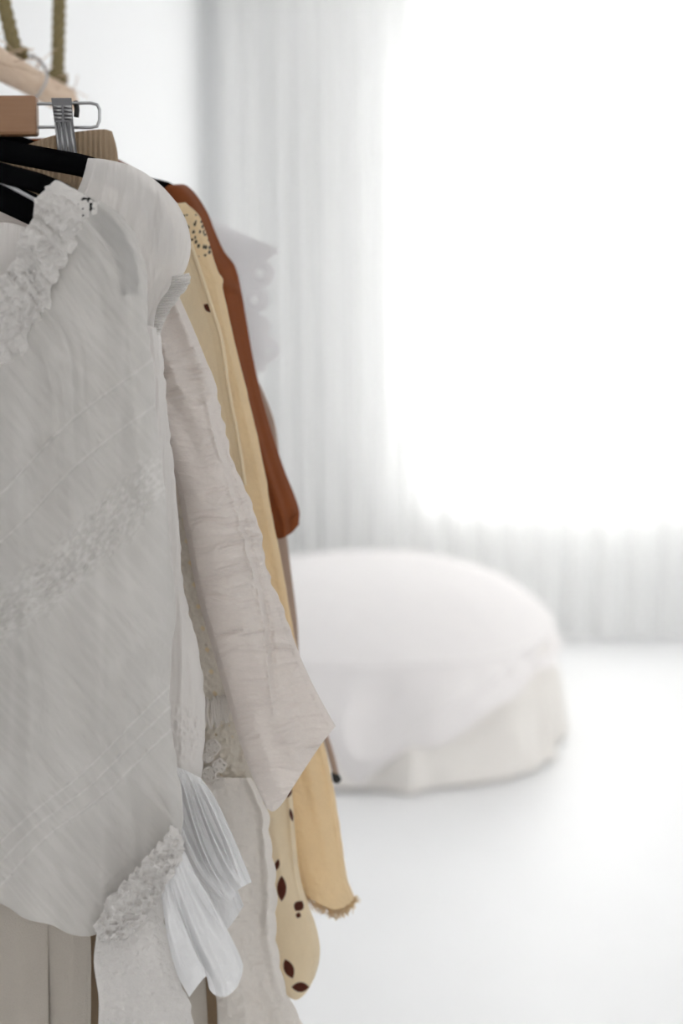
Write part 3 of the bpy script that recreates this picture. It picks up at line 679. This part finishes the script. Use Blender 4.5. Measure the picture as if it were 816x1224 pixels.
# ------------------------------------------------------------------ rust jersey top
r1 = thing('rust_top', 'rust brown jersey top with long smooth sleeve ending at its cuff', 'top', (-.1, 1.33, 1.2))
cloth('sleeve', RUST, r1, [(190, 232), (215, 350), (270, 500), (305, 590), (322, 640)],
      [(212, 220), (222, 221), (234, 232), (248, 254), (256, 274), (268, 300), (281, 318), (288, 345), (295, 385), (302, 425), (312, 470), (326, 520), (340, 562), (352, 592), (358, 612), (357, 626)],
      [(200, 222)], [(334, 643), (346, 637)], Y=1.345, thick=.022, n=(110, 260), disp=lambda U, V, X, Y: .007*(soft(U*2.6+V, V*1.5, 201)-.5) + .005*np.exp(-((Y-345-(X-280)*.1)/6)**2)*sst(.4, .9, U))
cloth('cuff_hem', RUST, r1, [(320, 629), (324, 641)], [(357, 610), (357.5, 627)], [(344, 624)], [(334, 644), (347, 638)], Y=1.331, thick=.004, n=(40, 12))
cloth('body', RUST, r1, [(-190, 300), (-170, 600), (-160, 860)], [(235, 262), (262, 400), (280, 620), (300, 860)], [(-60, 190), (60, 165), (150, 195)], [(80, 870)], Y=1.365, thick=.014, n=(80, 90), disp=lambda U, V, X, Y: .008*(soft(U*6, V*2, 205)-.5))

# ------------------------------------------------------------------ taupe dress
t1 = thing('taupe_dress', 'thin taupe viscose dress showing as a narrow strip under the rust cuff', 'dress', (-.1, 1.40, 1.2))
cloth('body', TAUPE, t1, [(-150, 330), (-140, 640), (-120, 900)], [(190, 300), (235, 390), (282, 430), (306, 452), (324, 492), (331, 520), (338, 600), (345, 660), (352, 715), (356, 752), (358, 800), (372, 900)], [(0, 230), (100, 250), (150, 270)], [(150, 905)],
      Y=1.400, thick=.014, n=(160, 200), disp=lambda U, V, X, Y: .010*(soft(U*11, V*1.3, 211)-.5))
V, Fc = tube(spl(P([346, 362, 384, 392, 398, 402], [760, 815, 868, 890, 912, 930], 1.388), 34), .0032, 8)
mesh('tie_cord', V, Fc, TAUPE, t1)
V, Fc = tube(spl(P([399, 401, 404], [922, 928, 936], 1.388), 8), [.0026, .0034, .0038, .004, .0044, .0046, .0042, .002], 8)
tag(mesh('tie_cord_end', V, Fc, BLACKR, t1), 'black tip of the tie cord')

# ------------------------------------------------------------------ white eyelet cape with scalloped edge
e1 = thing('eyelet_collar_blouse', 'white blouse with pointed eyelet collar and scalloped edge, farthest on the rail', 'blouse', (-.15, 1.60, 1.4))
def scal(x, y):
    return (np.hypot(x-311, y-326) < 3.6) | (np.hypot(x-305, y-358) < 3.2) | (np.hypot(x-321, y-420) < 3.6)
def fabric_shape(x, y):   # True where there is no cloth
    edgeR = np.interp(y, [300, 314, 345, 375, 395, 440], [335, 319, 311, 309, 312, 318])
    ins = (x < edgeR) | (np.hypot(x-313, y-327) < 16) | (np.hypot(x-307, y-358) < 16) | (np.hypot(x-316, y-418) < 18) | (np.hypot(x-309, y-390) < 15)
    return (~ins) | scal(x, y)
cloth('collar', EYELET, e1, [(180, 225), (190, 350), (200, 445)], [(334, 298), (338, 350), (340, 445)], [(250, 259), (292, 280)], [(270, 445)], Y=lambda U, V, X, Yp: 1.585+.02*V, thick=.004, n=(190, 240),
      disp=lambda U, V, X, Y: .006*(soft(U*2.5, V*1.2, 221)-.5)+.0016*np.exp(-((np.hypot(X-311, Y-326)-7.5)/1.6)**2)+.0016*np.exp(-((np.hypot(X-305, Y-358)-7)/1.6)**2), hole=fabric_shape, back=True)
cloth('body', EYELET, e1, [(-20, 300), (0, 600), (10, 820)], [(282, 290), (300, 430), (312, 560), (318, 820)], [(60, 190), (160, 210)], [(150, 830)], Y=1.62, thick=.012, n=(90, 90), disp=lambda U, V, X, Y: .008*(soft(U*6, V*2, 225)-.5))
hanger('velvet_hanger', 'black velvet hanger hidden inside the white eyelet collar blouse', [(56, 186), (120, 206), (180, 236), (225, 270), (240, 295)], 1.60, 12)
hanger('velvet_hanger', 'black velvet hanger hidden inside the thin taupe dress', [(28, 196), (110, 218), (160, 250), (200, 285), (210, 320)], 1.40, 12)
hanger('velvet_hanger', 'black velvet hanger hidden inside the ivory lace dress', [(-90, 200), (20, 260), (110, 320), (160, 380), (180, 430)], 1.17, 12)
